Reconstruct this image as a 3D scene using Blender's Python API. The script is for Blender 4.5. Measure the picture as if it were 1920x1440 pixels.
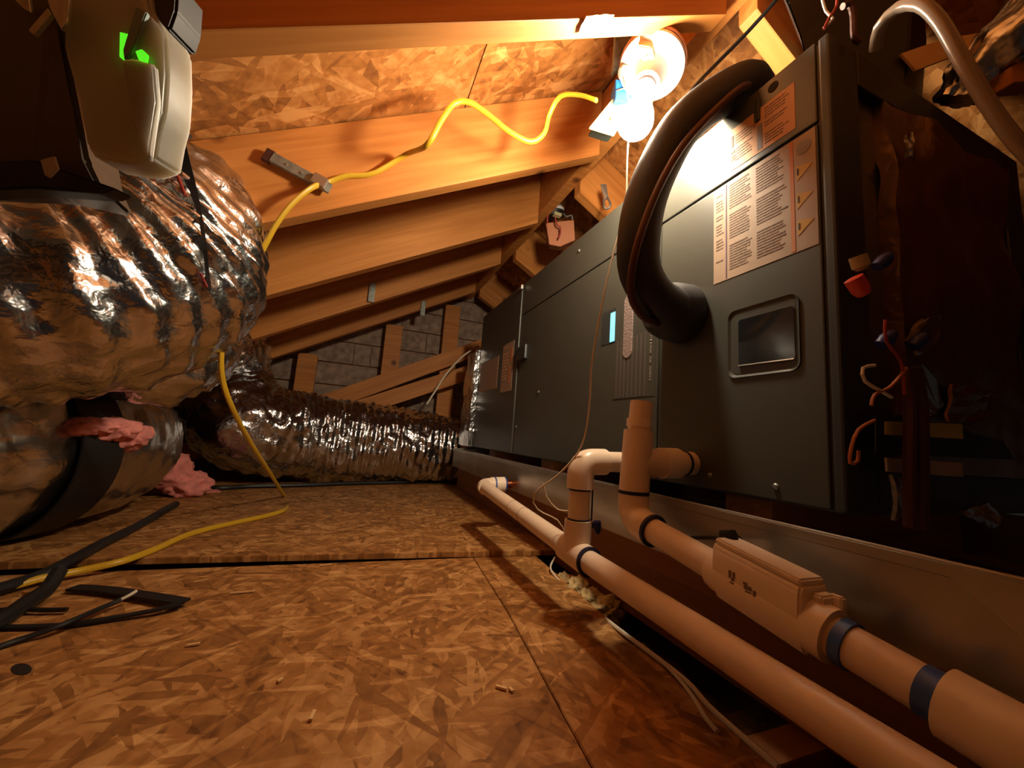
import bpy, bmesh, math, random
import numpy as np
from mathutils import Vector, Matrix, noise
random.seed(7)
for o in list(bpy.data.objects): bpy.data.objects.remove(o)
S = bpy.context.scene
COL = S.collection

# ---------------------------------------------------------------- camera
PITCH, YAW, ROLL = [math.radians(a) for a in (7.6, 21.27, 4.11)]
FPX, CAMH = 735.0, .28
cp, sp, cy, sy = math.cos(PITCH), math.sin(PITCH), math.cos(YAW), math.sin(YAW)
_f = Vector((sy*cp, cy*cp, sp)); _r0 = Vector((cy, -sy, 0)); _u0 = _r0.cross(_f)
_r = _r0*math.cos(ROLL) + _u0*math.sin(ROLL)
_u = _u0*math.cos(ROLL) - _r0*math.sin(ROLL)
CAM = Vector((0, 0, CAMH))
cd = bpy.data.cameras.new('camera'); cam = bpy.data.objects.new('camera', cd); COL.objects.link(cam)
cd.sensor_width = 36; cd.lens = FPX/1920*36; cd.clip_start = .01
cam.matrix_world = Matrix(((_r.x, _u.x, -_f.x, 0), (_r.y, _u.y, -_f.y, 0), (_r.z, _u.z, -_f.z, CAMH), (0, 0, 0, 1)))
S.camera = cam
# ---------------------------------------------------------------- world and exposure
w = bpy.data.worlds.new('world'); S.world = w; w.use_nodes = True
w.node_tree.nodes['Background'].inputs[0].default_value = (.9, .75, .7, 1)
w.node_tree.nodes['Background'].inputs[1].default_value = .015
S.view_settings.view_transform = 'Standard'; S.view_settings.look = 'None'
S.view_settings.exposure = 0; S.view_settings.gamma = 1; S.view_settings.use_curve_mapping = False
BULB_STRENGTH = 345.0
BULB_COLOR = (1.0, .83, .60, 1)

# ---------------------------------------------------------------- pixel helpers (1920x1440 frame)
def ray(x, y): return _r*((x-960)/FPX) + _u*((720-y)/FPX) + _f
def on(i, x, y, v):
    d = ray(x, y); return CAM + d*((v-CAM[i])/d[i])
def oX(x, y, v): return on(0, x, y, v)
def oY(x, y, v): return on(1, x, y, v)
def oZ(x, y, v=0): return on(2, x, y, v)
def at(x, y, d): return CAM + ray(x, y)*d

# ---------------------------------------------------------------- materials
def new_mat(name):
    m = bpy.data.materials.new(name); m.use_nodes = True
    nt = m.node_tree; b = nt.nodes['Principled BSDF']
    return m, nt, b
def plain(name, col, rough=.5, metal=0, bump=0, bscale=80, var=0, emit=0, trans=0, spec=None, coat=0):
    m, nt, b = new_mat(name)
    b.inputs['Base Color'].default_value = (*col, 1)
    b.inputs['Roughness'].default_value = rough; b.inputs['Metallic'].default_value = metal
    if spec is not None: b.inputs['Specular IOR Level'].default_value = spec
    if trans: b.inputs['Transmission Weight'].default_value = trans
    if coat: b.inputs['Coat Weight'].default_value = coat; b.inputs['Coat Roughness'].default_value = .2
    if emit: b.inputs['Emission Color'].default_value = (*col, 1); b.inputs['Emission Strength'].default_value = emit
    if bump or var:
        tc = nt.nodes.new('ShaderNodeTexCoord'); n = nt.nodes.new('ShaderNodeTexNoise')
        n.inputs['Scale'].default_value = bscale; n.inputs['Detail'].default_value = 4
        nt.links.new(tc.outputs['Object'], n.inputs['Vector'])
        if bump:
            bp = nt.nodes.new('ShaderNodeBump'); bp.inputs['Strength'].default_value = bump; bp.inputs['Distance'].default_value = .004
            nt.links.new(n.outputs['Fac'], bp.inputs['Height']); nt.links.new(bp.outputs['Normal'], b.inputs['Normal'])
        if var:
            r = nt.nodes.new('ShaderNodeValToRGB'); r.color_ramp.elements[0].position = .3; r.color_ramp.elements[1].position = .7
            r.color_ramp.elements[0].color = (*[c*(1-var) for c in col], 1); r.color_ramp.elements[1].color = (*[min(1, c*(1+var)) for c in col], 1)
            nt.links.new(n.outputs['Fac'], r.inputs['Fac']); nt.links.new(r.outputs['Color'], b.inputs['Base Color'])
    return m
def osb(name, tones, scale=1.0, bump=.35):
    """oriented strand board: three rotated layers of stretched cells, the flake with the highest random rank shows"""
    m, nt, b = new_mat(name); N = nt.nodes; L = nt.links
    tc = N.new('ShaderNodeTexCoord')
    nz = N.new('ShaderNodeTexNoise'); nz.inputs['Scale'].default_value = 9; nz.inputs['Detail'].default_value = 3
    L.new(tc.outputs['Object'], nz.inputs['Vector'])
    mixv = N.new('ShaderNodeVectorMath'); mixv.operation = 'MULTIPLY_ADD'; mixv.inputs[1].default_value = (.03, .03, .03)
    L.new(nz.outputs['Color'], mixv.inputs[0]); L.new(tc.outputs['Object'], mixv.inputs[2])
    prev_rank = prev_tone = None; strands = []
    for k, (ang, sx, sy2) in enumerate(((.12, 10, 62), (.95, 12, 70), (-.7, 9, 56), (1.75, 13, 66))):
        mp = N.new('ShaderNodeMapping'); mp.inputs['Scale'].default_value = (sx*scale, sy2*scale, 1); mp.inputs['Location'].default_value = (k*3.7, k*1.3, 0)
        rot = N.new('ShaderNodeVectorRotate'); rot.inputs['Angle'].default_value = ang; rot.inputs['Axis'].default_value = (0, 0, 1)
        L.new(mixv.outputs[0], rot.inputs['Vector']); L.new(rot.outputs[0], mp.inputs['Vector'])
        v = N.new('ShaderNodeTexVoronoi'); v.voronoi_dimensions = '2D'; v.inputs['Scale'].default_value = 1
        L.new(mp.outputs[0], v.inputs['Vector'])
        sep = N.new('ShaderNodeSeparateColor'); L.new(v.outputs['Color'], sep.inputs[0])
        if prev_rank is None:
            prev_rank, prev_tone = sep.outputs[0], sep.outputs[1]
        else:
            gt = N.new('ShaderNodeMath'); gt.operation = 'GREATER_THAN'; L.new(sep.outputs[0], gt.inputs[0]); L.new(prev_rank, gt.inputs[1])
            mt = N.new('ShaderNodeMix'); L.new(gt.outputs[0], mt.inputs[0]); L.new(prev_tone, mt.inputs[2]); L.new(sep.outputs[1], mt.inputs[3])
            mx = N.new('ShaderNodeMath'); mx.operation = 'MAXIMUM'; L.new(sep.outputs[0], mx.inputs[0]); L.new(prev_rank, mx.inputs[1])
            prev_rank, prev_tone = mx.outputs[0], mt.outputs[0]
        ns = N.new('ShaderNodeTexNoise'); ns.inputs['Scale'].default_value = .62; ns.inputs['Detail'].default_value = 2.5; ns.inputs['Distortion'].default_value = .5
        L.new(mp.outputs[0], ns.inputs['Vector'])
        mr = N.new('ShaderNodeMapRange'); mr.interpolation_type = 'SMOOTHSTEP'; mr.inputs['From Min'].default_value = .60; mr.inputs['From Max'].default_value = .66
        mr.inputs['To Max'].default_value = (.30, -.20, .28, -.15)[k]; L.new(ns.outputs['Fac'], mr.inputs['Value']); strands.append(mr.outputs[0])
    acc = strands[0]
    for o_ in strands[1:]:
        ad_ = N.new('ShaderNodeMath'); ad_.operation = 'ADD'; L.new(acc, ad_.inputs[0]); L.new(o_, ad_.inputs[1]); acc = ad_.outputs[0]
    pt = N.new('ShaderNodeMath'); pt.operation = 'MULTIPLY_ADD'; pt.inputs[1].default_value = .62; L.new(prev_tone, pt.inputs[0]); 
    bs_ = N.new('ShaderNodeMath'); bs_.operation = 'ADD'; bs_.inputs[1].default_value = .17; L.new(acc, bs_.inputs[0]); L.new(bs_.outputs[0], pt.inputs[2])
    prev_tone = pt.outputs[0]
    fine = N.new('ShaderNodeTexNoise'); fine.inputs['Scale'].default_value = 55; fine.inputs['Detail'].default_value = 6
    L.new(tc.outputs['Object'], fine.inputs['Vector'])
    add = N.new('ShaderNodeMath'); add.operation = 'MULTIPLY_ADD'; add.inputs[1].default_value = .55; L.new(fine.outputs['Fac'], add.inputs[0])
    sc = N.new('ShaderNodeMath'); sc.operation = 'MULTIPLY_ADD'; sc.inputs[1].default_value = .62; sc.inputs[2].default_value = -.08; L.new(prev_tone, sc.inputs[0]); L.new(sc.outputs[0], add.inputs[2])
    r = N.new('ShaderNodeValToRGB'); r.color_ramp.elements[0].position = .12; r.color_ramp.elements[1].position = .85
    r.color_ramp.elements[0].color = (*tones[0], 1); r.color_ramp.elements[1].color = (*tones[2], 1)
    e = r.color_ramp.elements.new(.5); e.color = (*tones[1], 1)
    L.new(add.outputs[0], r.inputs['Fac']); L.new(r.outputs['Color'], b.inputs['Base Color'])
    b.inputs['Roughness'].default_value = .6; b.inputs['Specular IOR Level'].default_value = .3
    bp = N.new('ShaderNodeBump'); bp.inputs['Strength'].default_value = bump; bp.inputs['Distance'].default_value = .003
    L.new(add.outputs[0], bp.inputs['Height']); L.new(bp.outputs['Normal'], b.inputs['Normal'])
    return m
def lumber_mat(name, dark, light):
    m, nt, b = new_mat(name); N = nt.nodes; L = nt.links
    tc = N.new('ShaderNodeTexCoord'); mp = N.new('ShaderNodeMapping'); mp.inputs['Scale'].default_value = (1.2, 22, 22)
    oi = N.new('ShaderNodeObjectInfo'); ad = N.new('ShaderNodeVectorMath'); ad.operation = 'ADD'
    cb = N.new('ShaderNodeCombineXYZ'); ml = N.new('ShaderNodeMath'); ml.operation = 'MULTIPLY'; ml.inputs[1].default_value = 37
    L.new(oi.outputs['Random'], ml.inputs[0]); L.new(ml.outputs[0], cb.inputs[0]); L.new(tc.outputs['Object'], ad.inputs[0]); L.new(cb.outputs[0], ad.inputs[1])
    L.new(ad.outputs[0], mp.inputs['Vector'])
    n = N.new('ShaderNodeTexNoise'); n.inputs['Scale'].default_value = 2.2; n.inputs['Detail'].default_value = 6; n.inputs['Distortion'].default_value = .6
    L.new(mp.outputs[0], n.inputs['Vector'])
    r = N.new('ShaderNodeValToRGB'); r.color_ramp.elements[0].position = .3; r.color_ramp.elements[1].position = .72
    r.color_ramp.elements[0].color = (*dark, 1); r.color_ramp.elements[1].color = (*light, 1)
    L.new(n.outputs['Fac'], r.inputs['Fac'])
    # knots
    v = N.new('ShaderNodeTexVoronoi'); v.inputs['Scale'].default_value = 3.2; L.new(ad.outputs[0], v.inputs['Vector'])
    kr = N.new('ShaderNodeValToRGB'); kr.color_ramp.elements[0].position = .03; kr.color_ramp.elements[1].position = .07
    kr.color_ramp.elements[0].color = (.25, .2, .2, 1); kr.color_ramp.elements[1].color = (1, 1, 1, 1)
    L.new(v.outputs['Distance'], kr.inputs['Fac'])
    mx = N.new('ShaderNodeMix'); mx.data_type = 'RGBA'; mx.blend_type = 'MULTIPLY'; mx.inputs[0].default_value = 1
    L.new(r.outputs['Color'], mx.inputs[6]); L.new(kr.outputs['Color'], mx.inputs[7]); L.new(mx.outputs[2], b.inputs['Base Color'])
    b.inputs['Roughness'].default_value = .55; b.inputs['Specular IOR Level'].default_value = .3
    bp = N.new('ShaderNodeBump'); bp.inputs['Strength'].default_value = .15; bp.inputs['Distance'].default_value = .002
    L.new(n.outputs['Fac'], bp.inputs['Height']); L.new(bp.outputs['Normal'], b.inputs['Normal'])
    return m
def foil_mat(name, col, rough=.16, bump=.5, s1=45, s2=14):
    m, nt, b = new_mat(name); N = nt.nodes; L = nt.links
    b.inputs['Base Color'].default_value = (*col, 1); b.inputs['Metallic'].default_value = 1; b.inputs['Roughness'].default_value = rough
    tc = N.new('ShaderNodeTexCoord')
    n = N.new('ShaderNodeTexNoise'); n.inputs['Scale'].default_value = s1; n.inputs['Detail'].default_value = 3; n.noise_dimensions = '3D'
    n.inputs['Distortion'].default_value = .3
    v = N.new('ShaderNodeTexVoronoi'); v.feature = 'DISTANCE_TO_EDGE'; v.inputs['Scale'].default_value = s2
    L.new(tc.outputs['Object'], n.inputs['Vector']); L.new(tc.outputs['Object'], v.inputs['Vector'])
    a = N.new('ShaderNodeMath'); a.operation = 'MULTIPLY_ADD'; a.inputs[1].default_value = -.6; L.new(v.outputs['Distance'], a.inputs[0]); L.new(n.outputs['Fac'], a.inputs[2])
    bp = N.new('ShaderNodeBump'); bp.inputs['Strength'].default_value = bump; bp.inputs['Distance'].default_value = .006
    L.new(a.outputs[0], bp.inputs['Height']); L.new(bp.outputs['Normal'], b.inputs['Normal'])
    return m

M = {}
M['osb_floor'] = osb('osb_floor', ((.130, .050, .012), (.35, .152, .040), (.62, .34, .125)), 1.3)
M['osb_roof'] = osb('osb_roof', ((.14, .048, .011), (.44, .170, .040), (.70, .345, .112)), .8)
M['osb_edge'] = plain('osb_edge', (.30, .14, .05), .8, var=.4, bscale=120)
M['lumber'] = lumber_mat('lumber', (.45, .160, .032), (.64, .262, .066))
M['lumber_dark'] = lumber_mat('lumber_dark', (.20, .075, .023), (.34, .132, .043))
M['plank'] = plain('plank_grey', (.33, .23, .17), .85, bump=.4, bscale=30, var=.35)
M['drywall'] = plain('drywall', (.20, .15, .11), .9, var=.3, bscale=12)
M['foil'] = foil_mat('foil', (.64, .66, .68), .22, .85, 40, 24)
M['foil_plain'] = foil_mat('foil_plain', (.60, .61, .60), .27, .6, 26, 12)
M['foil_brown'] = foil_mat('foil_brown', (.36, .22, .15), .38, .5, 30, 10)
M['handler'] = plain('handler_paint', (.055, .055, .044), .44, bump=.03, bscale=200, spec=.5)
M['handler_end'] = plain('handler_end_paint', (.030, .034, .034), .45)
M['black'] = plain('black_plastic', (.010, .009, .010), .5)
M['foam'] = plain('black_foam', (.016, .014, .015), .62, bump=.1, bscale=60)
M['pvc'] = plain('pvc_white', (.78, .61, .45), .33, var=.03, bscale=20)
M['pvc_fit'] = plain('pvc_fitting', (.84, .70, .54), .3)
M['blue'] = plain('primer_blue', (.03, .085, .34), .4)
M['navy'] = plain('primer_navy', (.010, .014, .06), .45)
M['copper'] = plain('copper', (.55, .20, .09), .3, 1)
M['copper_dull'] = plain('copper_dull', (.085, .032, .024), .5, .4)
M['galv'] = plain('galvanised', (.46, .44, .40), .36, .9, bump=.06, bscale=9, var=.15)
M['steel'] = plain('dull_steel', (.28, .29, .26), .5, .7, var=.3, bscale=60)
M['box_grey'] = plain('box_grey', (.16, .22, .20), .5, .3)
M['ceramic'] = plain('porcelain', (.62, .60, .56), .3)
M['ivory'] = plain('ivory_plastic', (.50, .43, .24), .45)
M['yellow'] = plain('yellow_jacket', (.60, .37, .02), .4)
M['twine'] = plain('twine', (.62, .50, .34), .9)
M['white_wire'] = plain('white_wire', (.72, .66, .52), .6)
M['pink'] = plain('pink_fibreglass', (.75, .26, .22), .95, bump=1, bscale=40, var=.25)
M['fibre'] = plain('yellow_fibreglass', (.55, .42, .20), .95, bump=1, bscale=60, var=.4)
M['label'] = plain('label_paper', (.36, .245, .165), .6, var=.04, bscale=30)
M['label_tan'] = plain('label_tan', (.56, .29, .14), .6, var=.05, bscale=30)
M['ink'] = plain('ink_brown', (.20, .13, .09), .7)
M['ink_shadow_grey'] = plain('ink_shadow_grey', (.24, .21, .20), .7)  # grey of the print and of the painted cord shadow
M['ink_violet'] = plain('ink_violet', (.10, .05, .09), .7)
M['ink_orange'] = plain('ink_orange', (.50, .18, .06), .7)
M['ink_yellow'] = plain('ink_yellow', (.52, .30, .05), .7)
M['ink_dark'] = plain('ink_dark', (.03, .02, .015), .7)
M['print_pale'] = plain('print_pale', (.40, .36, .32), .6)
M['stripe_dim'] = plain('stripe_dim', (.085, .070, .060), .55)
M['badge'] = plain('badge_silver', (.50, .42, .40), .35, .6, bump=.6, bscale=300)
M['cyan'] = plain('cyan_reflection', (.18, .80, .95), .5, emit=1.3)  # emission standing in for a reflection on the cabinet door
M['green'] = plain('green_led', (.10, .9, .02), .5, emit=.9)
M['poly'] = plain('milky_plastic', (.30, .295, .245), .34, bump=.25, bscale=12, spec=.5)
_b = M['poly'].node_tree.nodes['Principled BSDF']; _b.inputs['Subsurface Weight'].default_value = 1; _b.inputs['Subsurface Radius'].default_value = (.06, .055, .045); _b.inputs['Subsurface Scale'].default_value = 1.0
M['poly_dark'] = plain('smoky_plastic', (.075, .062, .045), .4, bump=.2, bscale=10)
M['glass_dark'] = plain('dark_glass', (.012, .013, .014), .12)
M['red'] = plain('red_plastic', (.75, .07, .03), .45)
M['red_wire'] = plain('red_wire', (.32, .035, .025), .5)
M['orange_wire'] = plain('orange_wire', (.42, .13, .03), .5)
M['tape_green'] = plain('tape_green', (.45, .42, .10), .5)
M['blue_nut'] = plain('blue_nut', (.025, .035, .20), .45)
M['box_blue'] = plain('box_blue', (.02, .16, .62), .4)
M['vinyl'] = plain('vinyl_tube', (.36, .28, .21), .25, spec=.7)
M['rubber_red'] = plain('fixture_gasket', (.50, .18, .08), .6)
M['hole'] = plain('knot_hole', (.012, .006, .004), .9)
M['chip'] = plain('wood_chip', (.72, .45, .20), .7)
m, nt, b = new_mat('bulb_glow')
em = nt.nodes.new('ShaderNodeEmission'); em.inputs[0].default_value = BULB_COLOR; em.inputs[1].default_value = BULB_STRENGTH
nt.links.new(em.outputs[0], nt.nodes['Material Output'].inputs[0]); M['bulb'] = m

# ---------------------------------------------------------------- mesh helpers
def mk(name, bm, mat, parent=None, smooth=False, local=False, matrix=None, sharp=.7):
    me = bpy.data.meshes.new(name)
    bmesh.ops.recalc_face_normals(bm, faces=bm.faces)
    if smooth:
        for f in bm.faces: f.smooth = True
        for e in bm.edges:
            if len(e.link_faces) == 2 and e.calc_face_angle(0) > sharp: e.smooth = False
    if matrix is None and not local:
        vs = [v.co for v in bm.verts]
        lo = Vector([min(v[i] for v in vs) for i in range(3)]); hi = Vector([max(v[i] for v in vs) for i in range(3)])
        c = Vector(((lo.x+hi.x)/2, (lo.y+hi.y)/2, lo.z)); bmesh.ops.translate(bm, verts=bm.verts, vec=-c)
        matrix = Matrix.Translation(c)
    bm.to_mesh(me); bm.free()
    me.materials.append(M[mat])
    o = bpy.data.objects.new(name, me); COL.objects.link(o)
    o.matrix_world = matrix or Matrix()
    if parent is not None: adopt(o, parent)
    return o
WORLD = {}
def adopt(o, parent):
    mw = o.matrix_world.copy() if o.name not in WORLD else WORLD[o.name]
    WORLD[o.name] = mw
    pw = WORLD.get(parent.name)
    if pw is None:
        pw = Matrix.LocRotScale(parent.location, parent.rotation_euler, parent.scale)
    o.parent = parent; o.matrix_parent_inverse = pw.inverted()
    o.matrix_basis = mw
def tag(o, label, cat=None, group=None, kind=None):
    if label: o['label'] = label
    if cat: o['category'] = cat
    if group: o['group'] = group
    if kind: o['kind'] = kind
    return o
def thing(name, loc, label, cat, group=None):
    o = bpy.data.objects.new(name, None); COL.objects.link(o); o.location = loc; o.empty_display_size = .05
    return tag(o, label, cat, group)
def bmn(): return bmesh.new()
def add_box(bm, lo, hi, bevel=0):
    lo = Vector(lo); hi = Vector(hi)
    g = bmesh.ops.create_cube(bm, size=1, matrix=Matrix.Translation((lo+hi)/2) @ Matrix.Diagonal((*(hi-lo), 1)))
    if bevel:
        es = set()
        for v in g['verts']: es.update(v.link_edges)
        bmesh.ops.bevel(bm, geom=list(es), offset=bevel, segments=2, affect='EDGES', profile=.6)
    return bm
def box(lo, hi, bevel=0): return add_box(bmn(), lo, hi, bevel)
def add_obox(bm, c, ax, ay, az, bevel=0):
    """box with centre c and half-axis vectors"""
    m = Matrix((( *ax, 0), (*ay, 0), (*az, 0), (0, 0, 0, 1))).transposed(); m.translation = c
    g = bmesh.ops.create_cube(bm, size=2, matrix=m)
    if bevel:
        es = set()
        for v in g['verts']: es.update(v.link_edges)
        bmesh.ops.bevel(bm, geom=list(es), offset=bevel, segments=2, affect='EDGES')
    return bm
def add_prism(bm, pts, ext, bevel=0):
    ext = Vector(ext); a = [bm.verts.new(p) for p in pts]; c = [bm.verts.new(Vector(p)+ext) for p in pts]
    n = len(pts); f0 = bm.faces.new(a); f1 = bm.faces.new(c[::-1]); fs = [f0, f1]
    for i in range(n): fs.append(bm.faces.new((a[i], c[i], c[(i+1) % n], a[(i+1) % n])))
    if bevel:
        bmesh.ops.recalc_face_normals(bm, faces=fs)
        es = set(); 
        for f in fs: es.update(f.edges)
        bmesh.ops.bevel(bm, geom=list(es), offset=bevel, segments=2, affect='EDGES')
    return bm
def prism(pts, ext, bevel=0): return add_prism(bmn(), pts, ext, bevel)
def catmull(pts, step):
    """pts: list of tuples (any length); resample smoothly"""
    P = [np.array(p, float) for p in pts]
    if len(P) == 2: P = [P[0], (P[0]+P[1])/2, P[1]]
    Q = [2*P[0]-P[1]] + P + [2*P[-1]-P[-2]]
    out = []
    for i in range(1, len(Q)-2):
        a, b, c, d = Q[i-1:i+3]; n = max(2, int(np.linalg.norm(c[:3]-b[:3])/step))
        for k in range(n):
            t = k/n; out.append(.5*((2*b)+(-a+c)*t+(2*a-5*b+4*c-d)*t*t+(-a+3*b-3*c+d)*t**3))
    out.append(P[-1]); return out
def frames(pts):
    T = []
    for i in range(len(pts)):
        d = pts[min(i+1, len(pts)-1)]-pts[max(i-1, 0)]; T.append(d.normalized() if d.length > 1e-9 else Vector((0, 0, 1)))
    up = Vector((0, 0, 1)) if abs(T[0].z) < .9 else Vector((0, 1, 0))
    n = (up-T[0]*up.dot(T[0])).normalized(); out = []
    for t in T:
        n = (n-t*n.dot(t)).normalized(); out.append((t, n, t.cross(n)))
    return out
def add_tube(bm, pts, radii, seg=12, cap=True, disp=None):
    pts = [Vector(p) for p in pts]
    if not hasattr(radii, '__len__'): radii = [radii]*len(pts)
    F = frames(pts); rings = []; s = 0
    for i, p in enumerate(pts):
        if i: s += (pts[i]-pts[i-1]).length
        t, n, b = F[i]; ring = []
        for k in range(seg):
            a = 2*math.pi*k/seg; dr = n*math.cos(a)+b*math.sin(a); r = radii[i]
            if disp: r += disp(s, a, p+dr*r, i/(len(pts)-1))
            ring.append(bm.verts.new(p+dr*r))
        rings.append(ring)
    for i in range(len(rings)-1):
        for k in range(seg): bm.faces.new((rings[i][k], rings[i][(k+1) % seg], rings[i+1][(k+1) % seg], rings[i+1][k]))
    if cap:
        bm.faces.new(rings[0][::-1]); bm.faces.new(rings[-1])
    return bm
def cable(name, pts, r, mat, parent=None, step=.01, seg=8):
    q = catmull([tuple(p) for p in pts], step)
    return mk(name, add_tube(bmn(), [Vector(p[:3]) for p in q], r, seg), mat, parent, True)
def add_lathe(bm, prof, org, axis, seg=32):
    """prof: list of (radius, height along axis)"""
    axis = Vector(axis).normalized(); up = Vector((0, 0, 1)) if abs(axis.z) < .9 else Vector((0, 1, 0))
    n = (up-axis*up.dot(axis)).normalized(); b = axis.cross(n); org = Vector(org); rings = []
    for r, h in prof:
        rings.append([bm.verts.new(org+axis*h+(n*math.cos(2*math.pi*k/seg)+b*math.sin(2*math.pi*k/seg))*max(r, 1e-5)) for k in range(seg)])
    for i in range(len(rings)-1):
        for k in range(seg): bm.faces.new((rings[i][k], rings[i][(k+1) % seg], rings[i+1][(k+1) % seg], rings[i+1][k]))
    bm.faces.new(rings[0][::-1]); bm.faces.new(rings[-1]); return bm
def lathe(prof, org, axis, seg=32): return add_lathe(bmn(), prof, org, axis, seg)
def lumber(name, p0, p1, w, h, up, parent, mat='lumber', cut0=0, cut1=0):
    """timber from p0 to p1 (centre line of its lower face), local X along its length, h up, w across"""
    p0 = Vector(p0); p1 = Vector(p1); x = (p1-p0).normalized(); up = Vector(up); z = (up-x*up.dot(x)).normalized(); y = z.cross(x)
    Ln = (p1-p0).length; bm = box((0, -w/2, 0), (Ln, w/2, h), .0025)
    for v in bm.verts: v.co.x += v.co.z*(cut1 if v.co.x > Ln/2 else cut0)
    m = Matrix(((x.x, y.x, z.x, p0.x), (x.y, y.y, z.y, p0.y), (x.z, y.z, z.z, p0.z), (0, 0, 0, 1)))
    return mk(name, bm, mat, parent, matrix=m)

# ================================================================ STRUCTURE
# ---- floor: drywall below, timber joists, strand-board sheets on top
floor = tag(mk('floor', box((-2.2, -1.6, -.26), (2.0, 2.6, -.245)), 'drywall'), 'attic floor of loose strand board sheets over ceiling joists', kind='structure')
def sheet(poly, z, t=.012):
    o = mk('osb_sheet', prism([Vector((x, y, z-t)) for x, y in poly], (0, 0, t), .001), 'osb_floor', floor); return o
sheet([(-1.95, -.12), (.255, -.12), (.222, .30), (.262, .62), (.285, .899), (-1.95, .958)], 0)
sheet([(.2565, -.12), (.385, -.12), (.390, .27), (.412, .53), (.44, .89), (.2865, .899), (.2635, .62), (.2235, .30)], .0005)
sheet([(-1.95, .944), (-.35, .944), (.492, .885), (.56, 1.6), (.60, 2.28), (-1.95, 2.28)], .0125)
for y in (-.9, -.5, -.1, .31, .72, 1.12, 1.53, 1.93):
    lumber('joist', (-2.0, y, -.2005), (1.9, y, -.2005), .038, .184, (0, 0, 1), floor, 'lumber_dark')
# ---- roof: sheathing panels, rafters, ridge
RB = lambda X: 1.079+.55*(X-.55)        # underside of the left rafters
SH = lambda X: 1.265+.55*(X-.514)       # underside of the left sheathing
SL = math.hypot(1, .55)
zr_ = SH(.57)
ceiling = tag(mk('ceiling', prism([Vector((-2.3, -1.7, SH(-2.3)+.02)), Vector((.568, -1.7, zr_+.02)), Vector((.568, -1.7, zr_+.03)), Vector((-2.3, -1.7, SH(-2.3)+.03))], (0, 4.05, 0)), 'lumber_dark'),
      'roof slope of rafters and strand board left of the ridge', kind='structure')
ceiling_r = tag(mk('ceiling', prism([Vector((.572, -1.7, zr_+.02)), Vector((2.1, -1.7, zr_+.02-.55*1.53)), Vector((2.1, -1.7, zr_+.03-.55*1.53)), Vector((.572, -1.7, zr_+.03))], (0, 4.05, 0)), 'lumber_dark'),
      'roof slope of rafters and strand board right of the ridge', kind='structure')
def panel(x0, x1, y0, y1, side):
    f = SH if side < 0 else (lambda X: SH(.57)-.55*(X-.57))
    pts = [Vector((x0, y0, f(x0))), Vector((x1, y0, f(x1))), Vector((x1, y1, f(x1))), Vector((x0, y1, f(x0)))]
    mk('sheathing_panel', prism(pts, (0, 0, .013), .0008), 'osb_roof', ceiling if side < 0 else ceiling_r)
for y0, y1 in ((-1.65, -.62), (-.618, 1.18), (1.182, 2.33)):
    panel(.162, .566, y0, y1, -1); panel(-.60, .160, y0, y1, -1); panel(-1.7, -.602, y0, y1, -1); panel(-2.25, -1.702, y0, y1, -1)
    panel(.574, 1.2, y0, y1, 1); panel(1.202, 2.05, y0, y1, 1)
for y in (-1.19, -.78, -.367, .045, .455, .862, 1.262, 1.668, 2.085):
    yc = y+.018
    lumber('rafter', (-1.9, yc, RB(-1.9)), (.549, yc, RB(.549)), .036, .1775, (0, 0, 1), ceiling, cut1=.55)
mk('ridge_beam', box((.55, -1.65, 1.114), (.588, 2.33, 1.272), .002), 'lumber', ceiling)
RBR = lambda X: 1.079-.55*(X-.588)
for y in (-.75, -.16, .425, 1.03, 1.58, 2.135):
    yc = y+.019
    lumber('rafter', (.589, yc, RBR(.589)), (2.0, yc, RBR(2.0)), .038, .1775, (0, 0, 1), ceiling_r, cut0=-.55)
# ---- gable wall at the far end: planks, studs, braces
wall = tag(mk('wall_far', box((-2.2, 2.345, -.2), (2.1, 2.36, 1.4)), 'lumber_dark'), 'far gable wall of grey sheathing planks with timber studs', kind='structure')
z = .0; row = 0
while z < 1.25:
    h = .118
    xs = [-2.0, -1.1+.25*(row % 3), -.25+.2*(row % 2), .34-.15*(row % 3), .95, 1.9]
    for a, b_ in zip(xs[:-1], xs[1:]):
        zt = z+h
        mk('plank', box((a+.001, 2.326+random.uniform(0, .006), z+.003), (b_-.001, 2.345, zt), .002), 'plank', wall)
    z += h+.004; row += 1
for xpx, ypx in ((567, 740), (737, 640), (848, 600)):
    p = oY(xpx, ypx, 2.24); x = p.x
    mk('stud', box((x-.045, 2.24, .0125), (x+.045, 2.278, RB(x-.045)+.02), .002), 'lumber', wall)
def brace(a, b_, h, y):
    pa, pb = oY(*a, y), oY(*b_, y); d = (pb-pa); pa = pa-d*.8; pb = pb+d*.25
    lumber('brace', pa, pb, .036, h, (0, 0, 1), wall)
brace((600, 776), (895, 668), .085, 2.205)
brace((690, 775), (880, 712), .080, 2.16)
# near side walls out of sight are left open (the attic runs on)

# ================================================================ AIR HANDLER
HX, Y0, Y1, Z0, Z1 = .5, .28, 1.70, .222, .818
ah = thing('air_handler', (.78, 1.0, Z0), 'dark grey horizontal air handler cabinet standing in the metal drain pan', 'air handler')
mk('cabinet', box((HX+.004, Y0, Z0), (1.02, Y1, Z1-.002), .004), 'handler', ah)
def face_panel(name, y0, y1, z0, z1, mat='handler', t=.0045, bev=.0018):
    return mk(name, box((HX, y0, z0), (HX+t, y1, z1), bev), mat, ah)
door = face_panel('door_panel', .284, .555, Z0+.002, .700)
top = face_panel('top_panel', .284, .66, .704, Z1)
mid = face_panel('door_panel', .559, 1.236, Z0+.002, .7005)
face_panel('top_panel', .664, 1.236, .704, Z1)
far = mk('door_panel', box((HX-.004, 1.241, Z0+.002), (HX+.0045, Y1, Z1), .002), 'handler', ah)
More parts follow.
